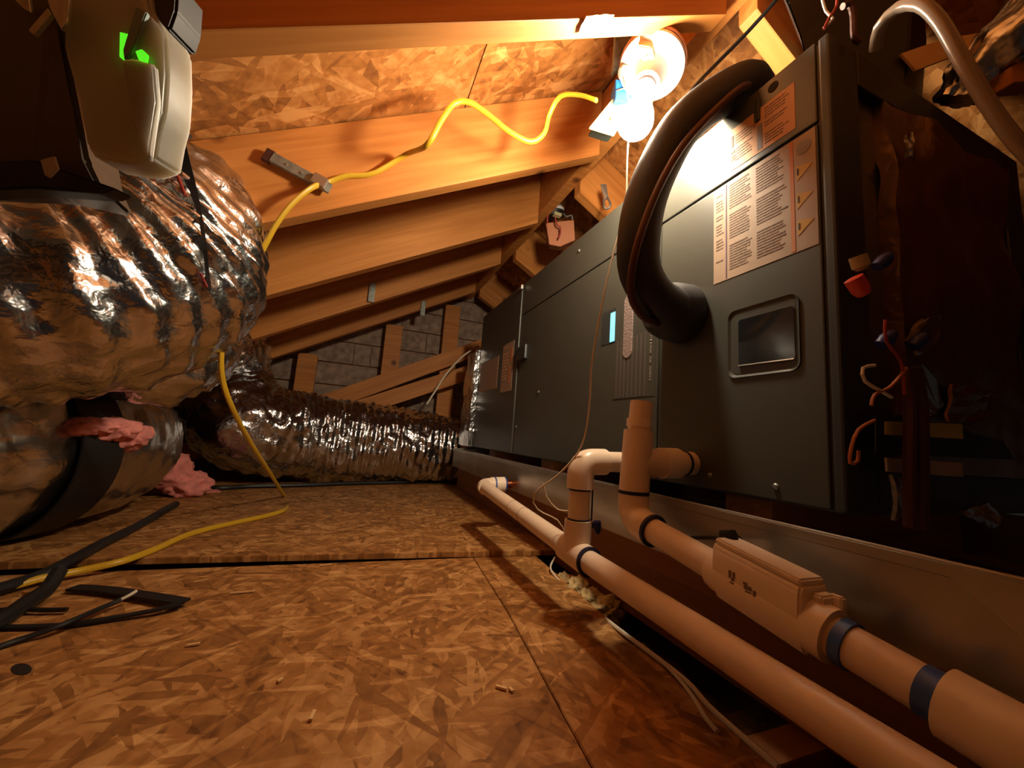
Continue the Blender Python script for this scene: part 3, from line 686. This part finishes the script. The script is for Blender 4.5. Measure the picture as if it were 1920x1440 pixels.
def duct_ring(name, q, i, w_, off, mat, parent, seed=0, amp=.003):
    pts = [Vector(v[:3]) for v in q]; F = frames(pts); t, n, b_ = F[i]; bm = bmn(); c = pts[i]; r = q[i][3]; rings = []
    for h, rr_ in ((-w_/2, r+off-.004), (-w_/2, r+off), (0, r+off+.002), (w_/2, r+off), (w_/2, r+off-.004)):
        rings.append([bm.verts.new(c+t*h+(n*math.cos(2*math.pi*k/72)+b_*math.sin(2*math.pi*k/72))*rr_) for k in range(72)])
    for i_ in range(4):
        for k in range(72): bm.faces.new((rings[i_][k], rings[i_][(k+1) % 72], rings[i_+1][(k+1) % 72], rings[i_+1][k]))
    return mk(name, bm, mat, parent, True)
d1 = thing('flex_duct', tuple(at(250, 700, .62)), 'big crumpled foil flex duct bending below the green lit box', 'duct')
o1, q1 = duct('foil_jacket', [(at(-420, 600, .46), .138), (at(-180, 575, .49), .142), (at(30, 560, .535), .146), (at(155, 545, .585), .158), (at(262, 500, .655), .172), (at(340, 415, .74), .138), (at(362, 415, .82), .122), (at(378, 490, .92), .105), (at(385, 580, 1.02), .085), (at(388, 650, 1.10), .105)],   .0042, .011, .027, 'foil', d1, 120, 3.1, .0035)
duct('crumpled_wrap', [(at(150, 660, .80), .085), (at(215, 665, .82), .095), (at(290, 668, .87), .104), (at(350, 640, .95), .112), (at(390, 600, 1.02), .090)], .002, .024, .03, 'foil', d1, 90, 15.2, .005)
# lower floor duct
d4 = thing('flex_duct', (-.62, 1.05, .0125), 'grey foil flex duct lying on the floor with a wide black band', 'duct')
o4, q4 = duct('foil_jacket', [(Vector((-1.15, .50, .185)), .170), (Vector((-.90, .74, .185)), .172), (Vector((-.72, .94, .185)), .172), (Vector((-.625, 1.10, .187)), .165), (Vector((-.60, 1.28, .190)), .170), (Vector((-.63, 1.45, .19)), .150), (Vector((-.70, 1.58, .19)), .11)], .002, .006, .05, 'foil_plain', d4, 90, 7.7)
ib = min(range(len(q4)), key=lambda i: (Vector(q4[i][:3])-Vector((-.625, 1.10, .187))).length)
duct_ring('black_band', q4, ib, .085, .012, 'black', d4)
# rear duct along the gable
d3 = thing('flex_duct', (.1, 2.08, .0125), 'long shiny foil flex duct lying along the far wall', 'duct')
_, q3 = duct('foil_jacket', [(at(395, 590, 1.68), .150), (at(420, 650, 1.70), .165), (at(425, 720, 1.76), .175), (Vector((-.42, 1.93, .26)), .185), (Vector((-.20, 2.03, .208)), .192), (Vector((.10, 2.08, .200)), .186), (Vector((.40, 2.10, .188)), .174), (Vector((.70, 2.10, .185)), .168), (Vector((.98, 2.06, .20)), .165)], .0032, .017, .036, 'foil', d3, 100, 11.3, .006)
# foil covered plenum at the far end of the handler
pl = thing('supply_plenum', (.76, 1.80, .1), 'foil wrapped plenum box at the far end of the air handler', 'plenum')
bm = box((.478, 1.705, .225), (1.0, 1.88, .66)); bmesh.ops.subdivide_edges(bm, edges=bm.edges[:], cuts=24, use_grid_fill=True)
for v in bm.verts: v.co += Vector((noise.noise(v.co*14), noise.noise(v.co*14+Vector((5, 0, 0)))*.3, noise.noise(v.co*11+Vector((0, 9, 0)))*.4))*.012
mk('foil_wrap', bm, 'foil', pl, True)
# dark return duct box upper left, wrapped, with the green lit controller
ub = thing('return_box', tuple(at(60, 330, .45)), 'dark metal duct box hung in the upper left under the roof', 'duct')
PB = [at(-330, -150, .30), at(112, -150, .335), at(118, 60, .345), at(165, 300, .365), at(190, 352, .372), at(60, 322, .36), at(-330, 300, .33)]
mk('casing', prism(PB, (_f+_r*-.5)*.07, .004), 'poly_dark', ub)
for (pts, nm) in (([(88, -20), (140, -20), (133, 50), (122, 62), (100, 20)], 'foil_scrap'), ([(60, 62), (96, 20), (104, 34), (72, 72)], 'foil_scrap'), ([(20, -10), (60, -10), (66, 30), (50, 20)], 'foil_scrap')):
    mk(nm, prism([at(x, y, .332) for x, y in pts], -_f*.003, .0006), 'foil_plain', ub)
sc = prism([at(-330, 316, .325), at(60, 298, .345), at(215, 352, .362), at(190, 362, .362), at(60, 352, .348), at(-330, 372, .325)], _f*.02, .002)
mk('black_hem', sc, 'black', ub)
mk('paper_tag', prism([at(80, 302, .338), at(106, 295, .338), at(113, 318, .338), at(96, 335, .338), at(88, 330, .338)], -_f*.002, .0004), 'print_pale', ub)
gc = thing('controller', tuple(at(230, 330, .36)), 'milky plastic covered controller glowing with a green light', 'controller')
PG = [(118, -40), (270, -40), (282, 22), (300, 40), (312, 62), (314, 140), (309, 210), (300, 240), (290, 296), (250, 308), (176, 296), (158, 270), (144, 185), (116, 90)]
DG = .345
mk('plastic_cover', prism([at(x, y, DG) for x, y in PG], _f*.030, .003), 'poly', gc, True)
mk('inner_board', prism([at(x, y, DG-.0015) for x, y in [(262, 20), (283, 30), (252, 106), (240, 118), (238, 100)]], -_f*.004, .0008), 'box_grey', gc)
mk('edge_strip', add_tube(bmn(), [at(262, 30, DG-.003), at(239, 98, DG-.003), at(238, 122, DG-.002), at(243, 170, DG-.001), at(255, 240, DG-.001)], .0008, 6), 'galv', gc, True)
mk('green_light', prism([at(x, y, DG-.002) for x, y in [(227, 62), (243, 66), (239, 100), (236, 116), (226, 108)]], -_f*.0015, .0005), 'green', gc)
mk('green_light', prism([at(x, y, DG-.002) for x, y in [(256, 98), (268, 94), (281, 106), (278, 122), (262, 114)]], -_f*.0015, .0005), 'green', gc)
mk('cover_fold', prism([at(x, y, DG-.001) for x, y in [(236, 120), (262, 118), (300, 130), (306, 200), (290, 310), (266, 250), (246, 190)]], -_f*.006, .002), 'poly', gc, True)
mk('black_bracket', prism([at(x, y, .352) for x, y in [(268, -40), (334, -40), (330, 20), (318, 54), (290, 50), (276, 15)]], _f*.03, .002), 'black', gc)
# hanging strap black with red stripe across duct mouth
hs = thing('hanging_strap', tuple(at(385, 545, .62)), 'black webbing strap with a red edge hanging over the foil duct', 'strap')
from mathutils.bvhtree import BVHTree
def tree(o):
    mw = WORLD.get(o.name, o.matrix_world); return BVHTree.FromPolygons([mw @ v.co for v in o.data.vertices], [tuple(p.vertices) for p in o.data.polygons])
T1 = tree(o1)
def hit(x, y, off, dflt):
    d = ray(x, y).normalized(); h = T1.ray_cast(CAM, d)[0]
    return (h-d*off) if h is not None else at(x, y, dflt)
SPh = [at(308, 200, .47)]+[hit(x, y, .010, .56) for x, y in ((322, 262), (342, 305), (360, 350), (374, 400), (383, 455), (388, 505), (393, 545))]
q = catmull([tuple(p) for p in SPh], .008); q = [Vector(v) for v in q]; bm = bmn(); prev = None
for i, p in enumerate(q):
    t = i/(len(q)-1); hw = (.027*max(0, 1-abs(2*t-.7))**1.5+.002) if t < .9 else .002
    hw = max(hw, .0025); d_ = (q[min(i+1, len(q)-1)]-q[max(i-1, 0)]).normalized(); s_ = d_.cross((p-CAM).normalized()).normalized(); n_ = s_.cross(d_)
    row = [bm.verts.new(p+s_*hw+n_*.001), bm.verts.new(p-s_*hw+n_*.001), bm.verts.new(p-s_*hw-n_*.001), bm.verts.new(p+s_*hw-n_*.001)]
    if prev:
        for k in range(4): bm.faces.new((prev[k], prev[(k+1) % 4], row[(k+1) % 4], row[k]))
    else: bm.faces.new(row)
    prev = row
bm.faces.new(prev[::-1]); mk('webbing', bm, 'black', hs)
cable('red_edge', [hit(x, y, .006, .5) for x, y in ((304, 268), (318, 298), (332, 328), (347, 365))], .0022, 'red_wire', hs)
cable('red_thread', [hit(x, y, .006, .6) for x, y in ((376, 512), (384, 530), (392, 545))], .0018, 'red_wire', hs)

# ================================================================ PINK INSULATION
def lump(name, pts_r, mat, label, cat, seed, amp=.4, group=None, kind=None, parent=None):
    bm = bmn()
    for c, r in pts_r:
        g = bmesh.ops.create_icosphere(bm, subdivisions=4, radius=1)
        for v in g['verts']:
            d = v.co.normalized(); k = 1+amp*noise.noise(d*1.7+Vector((seed, c[0]*9, 0)))+amp*.6*noise.noise(d*5+Vector((0, seed, c[1]*7)))+amp*.3*noise.noise(d*14+Vector((0, 0, seed)))
            v.co = Vector(c)+Vector((d.x*r[0], d.y*r[1], d.z*r[2]))*k
    o = mk(name, bm, mat, parent, True, sharp=4)
    if label: tag(o, label, cat, group, kind)
    return o
p1 = oZ(350, 935, .045); p2 = oZ(410, 945, .03)
lump('insulation_tuft', [(at(312, 880, 1.26), (.060, .07, .055)), (at(352, 908, 1.30), (.062, .07, .044)), (at(388, 930, 1.38), (.052, .05, .024)), (at(418, 941, 1.40), (.040, .03, .014))], 'pink', 'torn pink fibreglass tuft lying on the strand board floor', 'insulation', 2.2, .28)
T4 = tree(o4)
def hit4(x, y):
    d = ray(x, y).normalized(); h = T4.ray_cast(CAM, d)[0]; return h if h is not None else at(x, y, .95)
lump('insulation_tuft', [(hit4(240, 818), (.040, .04, .030)), (hit4(205, 806), (.05, .04, .026)), (hit4(165, 800), (.045, .04, .018))], 'pink', 'pink fibreglass tuft caught on top of the banded floor duct', 'insulation', 5.5, .28)
# fibreglass in the joist bays and in the gap by the pipes
for i, (y0, y1) in enumerate(((-.08, .29), (.33, .70), (.74, 1.10), (1.14, 1.51), (1.55, 1.91))):
    bm = bmn(); nx, ny = 44, 12; g = [[None]*(ny+1) for _ in range(nx+1)]
    for a in range(nx+1):
        for c in range(ny+1):
            x = .30+(1.75-.30)*a/nx; y = y0+(y1-y0)*c/ny
            g[a][c] = bm.verts.new((x, y, -.085+.035*noise.noise(Vector((x*9, y*9, i)))+.02*noise.noise(Vector((x*30, y*30, i)))))
    for a in range(nx):
        for c in range(ny): bm.faces.new((g[a][c], g[a+1][c], g[a+1][c+1], g[a][c+1]))
    bmesh.ops.solidify(bm, geom=bm.faces[:], thickness=.03)
    o = mk('insulation_batt', bm, 'fibre', floor, True); o['kind'] = 'stuff'
lump('insulation_tuft', [(oZ(1085, 1108, -.01), (.022, .022, .018)), (oZ(1110, 1128, -.015), (.025, .022, .016)), (oZ(1140, 1145, -.02), (.028, .02, .018)), (oZ(1058, 1090, -.01), (.016, .016, .012))], 'fibre', 'pale yellow fibreglass tuft poking up beside the sheet edge below the pipe tee', 'insulation', 8.1, .6)

# ================================================================ CABLES ON THE FLOOR
tag(cable('white_wire', [oZ(1040, 1045, .02), oZ(1032, 1065, .01), oZ(1045, 1085, 0), oZ(1070, 1108, -.004)], .002, 'white_wire'), 'short white wire curling out beside the fibreglass below the pipe tee', 'wire')
tag(cable('white_cable', [oZ(1110, 1140, -.012), oZ(1160, 1180, .004), oZ(1230, 1232, .006), oZ(1290, 1280, .004), oZ(1330, 1325, .003), oZ(1400, 1388, .003), oZ(1460, 1440, .003)], .0032, 'white_wire'), 'long dusty white cable following the sheet edge under the drain pipe', 'cable')
tag(cable('white_cable', [oZ(1240, 1238, .008), oZ(1275, 1275, .004), oZ(1300, 1308, .003), oZ(1322, 1345, .003), oZ(1345, 1372, .003)], .0025, 'white_wire'), 'thinner white cable end branching off the long dusty one', 'cable')
tag(cable('thin_wire', [oY(897, 649, 1.98), oY(868, 668, 1.96), oY(838, 700, 1.93), oY(815, 735, 1.90), oY(800, 758, 1.89)], .0045, 'white_wire'), 'thin pale wire drooping over the long foil duct by the far wall', 'wire')
tag(cable('grey_cable', [oZ(330, 905, .02), oZ(400, 915, .02), oZ(470, 912, .02), oZ(560, 910, .02), oZ(680, 906, .02), oZ(790, 904, .02), oZ(880, 900, .02)], .009, 'black'), 'dark cable lying at the foot of the long foil duct', 'cable')
tag(cable('black_cable', [oZ(330, 945, .02), oZ(260, 985, .02), oZ(190, 1020, .022), oZ(120, 1058, .022), oZ(60, 1085, .012), oZ(-60, 1120, .012), oZ(-320, 1190, .012)], .009, 'black'), 'black cable lying along the foot of the banded floor duct', 'cable')
# black webbing straps folded on the near sheet
bs = thing('black_strap', tuple(oZ(250, 1150, 0)), 'folded black flat strap and wire ends lying on the near floor sheet', 'strap')
def flat(name, pts, hw, parent, mat='black', t=.0016):
    q = [Vector(v[:3]) for v in catmull([tuple(p) for p in pts], .01)]; bm = bmn(); prev = None
    for i, p in enumerate(q):
        d_ = (q[min(i+1, len(q)-1)]-q[max(i-1, 0)]).normalized(); s_ = d_.cross(Vector((0, 0, 1))).normalized(); n_ = Vector((0, 0, 1))
        row = [bm.verts.new(p+s_*hw+n_*t), bm.verts.new(p-s_*hw+n_*t), bm.verts.new(p-s_*hw-n_*t), bm.verts.new(p+s_*hw-n_*t)]
        if prev:
            for k in range(4): bm.faces.new((prev[k], prev[(k+1) % 4], row[(k+1) % 4], row[k]))
        else: bm.faces.new(row)
        prev = row
    bm.faces.new(prev[::-1]); return mk(name, bm, mat, parent)
flat('upper_fold', [oZ(136, 1102, .006), oZ(200, 1106, .007), oZ(270, 1116, .008), oZ(345, 1128, .010)], .010, bs)
flat('lower_fold', [oZ(345, 1128, .011), oZ(300, 1142, .008), oZ(220, 1157, .005), oZ(120, 1172, .004), oZ(0, 1177, .003), oZ(-60, 1178, .003), oZ(-300, 1185, .003)], .0045, bs)
bw = thing('black_wire', tuple(oZ(100, 1170, 0)), 'thin black wire with a bare tip crossing the folded strap', 'wire')
cable('jacket', [oZ(225, 1125, .012), oZ(190, 1140, .010), oZ(120, 1170, .012), oZ(60, 1192, .006), oZ(0, 1212, .004), oZ(-60, 1240, .004), oZ(-260, 1310, .004)], .0035, 'black', bw)
cable('bare_tip', [oZ(225, 1125, .012), oZ(243, 1116, .016), oZ(256, 1108, .019)], .0022, 'white_wire', bw)
tag(cable('black_wire', [oZ(126, 1143, .006), oZ(80, 1144, .006), oZ(30, 1142, .007), oZ(-60, 1150, .006), oZ(-280, 1165, .006)], .0032, 'black'), 'short black wire end lying behind the folded strap', 'wire')
tag(cable('black_cable', [oZ(110, 1072, .03), oZ(88, 1105, .016), oZ(50, 1130, .012), oZ(0, 1165, .009), oZ(-60, 1190, .008), oZ(-300, 1260, .008)], .010, 'black'), 'thick black cable crossing the yellow cable beside the banded duct', 'cable')
# knot hole in the near sheet, splinters
mk('knot_hole', prism([oZ(40+18*math.cos(a)*1.1, 1255+11*math.sin(a), .0003) for a in [2*math.pi*k/14 for k in range(14)]], (0, 0, .0003)), 'hole', floor)
def splinter(x, y, x2, y2, w_=.0016):
    a, b_ = oZ(x, y, .0025), oZ(x2, y2, .0025); d_ = (b_-a); s_ = Vector((-d_.y, d_.x, 0)).normalized()*w_
    tag(mk('wood_splinter', add_obox(bmn(), (a+b_)/2, d_/2, s_, Vector((0, 0, .001))), 'chip'), 'tiny loose wood splinter lying on the near floor sheet', 'splinter', 'loose splinters on the floor')
for s_ in ((432, 1112, 478, 1108), (582, 1350, 590, 1332), (1068, 1078, 1100, 1088), (930, 1286, 950, 1292), (350, 1210, 375, 1206), (955, 1290, 962, 1296), (600, 1060, 622, 1058), (520, 1278, 530, 1272)): splinter(*s_)
# blue wire nuts hanging near the pan
wn = thing('wire_connector', tuple(at(1115, 1000, .66)), 'small blue wire connector on a thin wire beside the pipe riser', 'connector')
mk('nut', lathe([(.008, 0), (.007, .012), (.003, .020)], at(1118, 978, .66), (.2, 0, -1), 14), 'blue_nut', wn, True)
mk('wing', add_obox(bmn(), at(1110, 985, .66), Vector((.010, 0, 0)), Vector((0, .003, 0)), Vector((.003, 0, .004)), .001), 'blue_nut', wn)
cable('wire', [at(1098, 972, .66), at(1106, 975, .66), at(1114, 980, .66)], .0012, 'white_wire', wn)

# ================================================================ RIGHT: END PLENUM, WIRES, TUBE
ep = thing('return_plenum', (.76, .24, .22), 'brown foil faced insulated plenum at the near end of the air handler', 'plenum')
bm = box((.615, .262, .272), (.945, .2815, .766)); bmesh.ops.subdivide_edges(bm, edges=bm.edges[:], cuts=30, use_grid_fill=True)
for v in bm.verts: v.co += Vector((0, noise.noise(v.co*9)*.012+noise.noise(v.co*24)*.005, 0))
mk('foil_facing', bm, 'foil_brown', ep, True)
for (pts, m_) in (([(1690, 640), (1722, 600), (1760, 590), (1752, 640), (1715, 668)], 'foil_plain'), ([(1700, 690), (1730, 680), (1762, 760), (1740, 780), (1715, 740)], 'foil_plain'), ([(1780, 720), (1850, 735), (1845, 790), (1770, 790)], 'foil_brown'),
                 ([(1668, 890), (1700, 900), (1705, 970), (1672, 975)], 'foil_plain'), ([(1790, 960), (1840, 940), (1880, 975), (1850, 990)], 'foil_plain'), ([(1700, 295), (1695, 255), (1705, 250), (1712, 300)], 'foil_plain')):
    bm = prism([oY(x, y, .250) for x, y in pts], (0, -.004, 0)); bmesh.ops.subdivide_edges(bm, edges=bm.edges[:], cuts=4, use_grid_fill=True)
    for v in bm.verts: v.co.y += noise.noise(v.co*60)*.006
    mk('foil_patch', bm, m_, ep)
mk('tape_band', prism([oY(x, y, .246) for x, y in [(1658, 790), (1800, 795), (1802, 823), (1658, 815)]], (0, -.002, 0)), 'tape_green', ep)
mk('tape_band', prism([oY(x, y, .246) for x, y in [(1658, 858), (1800, 868), (1802, 894), (1660, 884)]], (0, -.002, 0)), 'print_pale', ep)
mk('black_gap', prism([oY(x, y, .247) for x, y in [(1640, 780), (1700, 778), (1880, 828), (1900, 862), (1640, 850)]], (0, -.001, 0)), 'black', ep)
for i, pts in enumerate(([(1698, 690), (1706, 760), (1705, 860), (1706, 990)], [(1715, 690), (1728, 760), (1730, 880), (1730, 995)])):
    tag(cable('brown_cable', [oY(x, y, .232) for x, y in pts], .006, 'copper_dull'), ('brown thermostat cable on the plenum, the one nearer the cabinet flange', 'brown thermostat cable on the plenum, the one farther from the cabinet flange')[i], 'cable', 'brown cables on the plenum')
for i, (pts, m_, lab) in enumerate((([(1640, 685), (1618, 690), (1622, 715), (1650, 732), (1672, 745)], 'white_wire', 'pale control wire looping out from the near plenum'),
      ([(1700, 690), (1670, 725), (1640, 740), (1634, 760)], 'orange_wire', 'orange control wire sagging across the near plenum'),
      ([(1640, 788), (1610, 805), (1596, 840), (1594, 868), (1608, 865), (1610, 845)], 'orange_wire', 'copper tipped wire loop at the cabinet edge'),
      ([(1660, 600), (1662, 640), (1690, 680), (1696, 740)], 'red_wire', 'dark red control wire running down into the cable bundle'))):
    tag(cable('control_wire', [oY(x, y, .226) for x, y in pts], .0016, m_), lab, 'wire')
tag(mk('wire_connector', lathe([(.0085, 0), (.0085, .014), (.006, .020), (.004, .021)], oY(1600, 522, .235), (_r*.6-_u*.9), 18), 'red', None, True), 'red wire connector hanging at the cabinet end', 'connector')
tag(mk('wire_connector', lathe([(.008, 0), (.008, .012), (.004, .016)], oY(1608, 480, .235), (_r*.3-_u*.9), 18), 'ivory', None, True), 'yellow wire connector just above the red one', 'connector')
for (x, y, lab) in ((1655, 490, 'dark blue wire connector beside the red one'), (1722, 640, 'dark blue wire connector among the foil patches'), (1662, 636, 'small dark blue wire connector above the pale wire loop')):
    tag(mk('wire_connector', lathe([(.006, -.009), (.008, 0), (.006, .008), (.003, .012)], oY(x, y, .235), (_r*.7+_u*.7), 16), 'blue_nut', None, True), lab, 'connector')
tag(cable('vinyl_tube', [at(1642, 90, .46), at(1650, 50, .44), at(1685, 14, .42), at(1725, 8, .40), at(1762, 40, .385), at(1805, 115, .37), at(1850, 190, .36), at(1905, 265, .35), at(1990, 350, .34)], .0062, 'vinyl', None, .01, 14), 'clear vinyl drain tube arching over the cabinet end', 'tube')
# wires on top of the cabinet
tag(cable('control_wire', [at(1535, -30, .52), at(1548, 20, .52), at(1562, 35, .52), at(1545, 52, .52)], .0018, 'white_wire'), 'thin white wire crossing a pink one above the cabinet', 'wire')
tag(cable('control_wire', [at(1570, -30, .515), at(1569, 10, .515), at(1556, 32, .515), at(1545, 54, .515)], .0018, 'red_wire'), 'thin pink wire crossing a white one above the cabinet', 'wire')
tag(cable('conduit', [at(1580, 12, .50), at(1592, 8, .50), at(1600, 25, .50), at(1602, 70, .50), at(1612, 78, .50)], .004, 'copper_dull'), 'short bent brown conduit stub above the cabinet', 'pipe')
# foil strap and torn wrap near the roof at the right
fw_ = thing('foil_wrap', tuple(at(1850, 110, .56)), 'crumpled foil duct wrap under the roof to the right of the cabinet', 'duct wrap')
q5 = None
duct('jacket', [(at(1800, 190, .60), .030), (at(1850, 120, .58), .045), (at(1930, 60, .56), .05), (at(2050, 10, .54), .05)], .004, .016, .03, 'foil_plain', fw_, 60, 21)
mk('torn_edge', prism([at(x, y, .585) for x, y in [(1690, 100), (1770, 72), (1845, 60), (1830, 90), (1770, 112), (1718, 132)]], _f*.004, .0005), 'chip', fw_)
tag(mk('roof_offcut', prism([at(x, y, .55) for x, y in [(1895, 125), (1960, 95), (1960, 150), (1900, 155)]], _f*.03, .001), 'lumber', None), 'short wooden offcut wedged by the foil duct wrap', 'wood')

# dark board over the cabinet end, added and enlarged to block bulb light
tag(mk('roof_shade_board', prism([at(1425, -110, .60), at(1475, 5, .60), at(1500, 68, .60), Vector((*at(1520, 75, .60).xy, .8188)), Vector((*at(1690, 100, .60).xy, .8188)), at(1720, -110, .60)], Vector((.20, .07, 0)), .004), "black"), 'dark board over the near end of the cabinet, enlarged to shade the right roof', 'duct')
# foil tape crumpled on the underside of the nearest rafter
def under(x, y, off=.0025):
    d = ray(x, y); t = (.7765-off-CAM.z)/(d.z-.55*d.x); return CAM+d*t
bm = prism([under(x, y) for x, y in [(1082, 66), (1092, 40), (1100, 26), (1128, 24), (1152, 24), (1146, 44), (1140, 62), (1112, 58)]], (0, 0, -.002)); bmesh.ops.triangulate(bm, faces=bm.faces[:]); bmesh.ops.subdivide_edges(bm, edges=bm.edges[:], cuts=6, use_grid_fill=True)
for v in bm.verts: v.co.z += noise.noise(v.co*90)*.003-.002
tag(mk('foil_tape', bm, 'foil_plain', None, True), 'crumpled foil tape stuck under the nearest rafter above the yellow cable', 'tape')
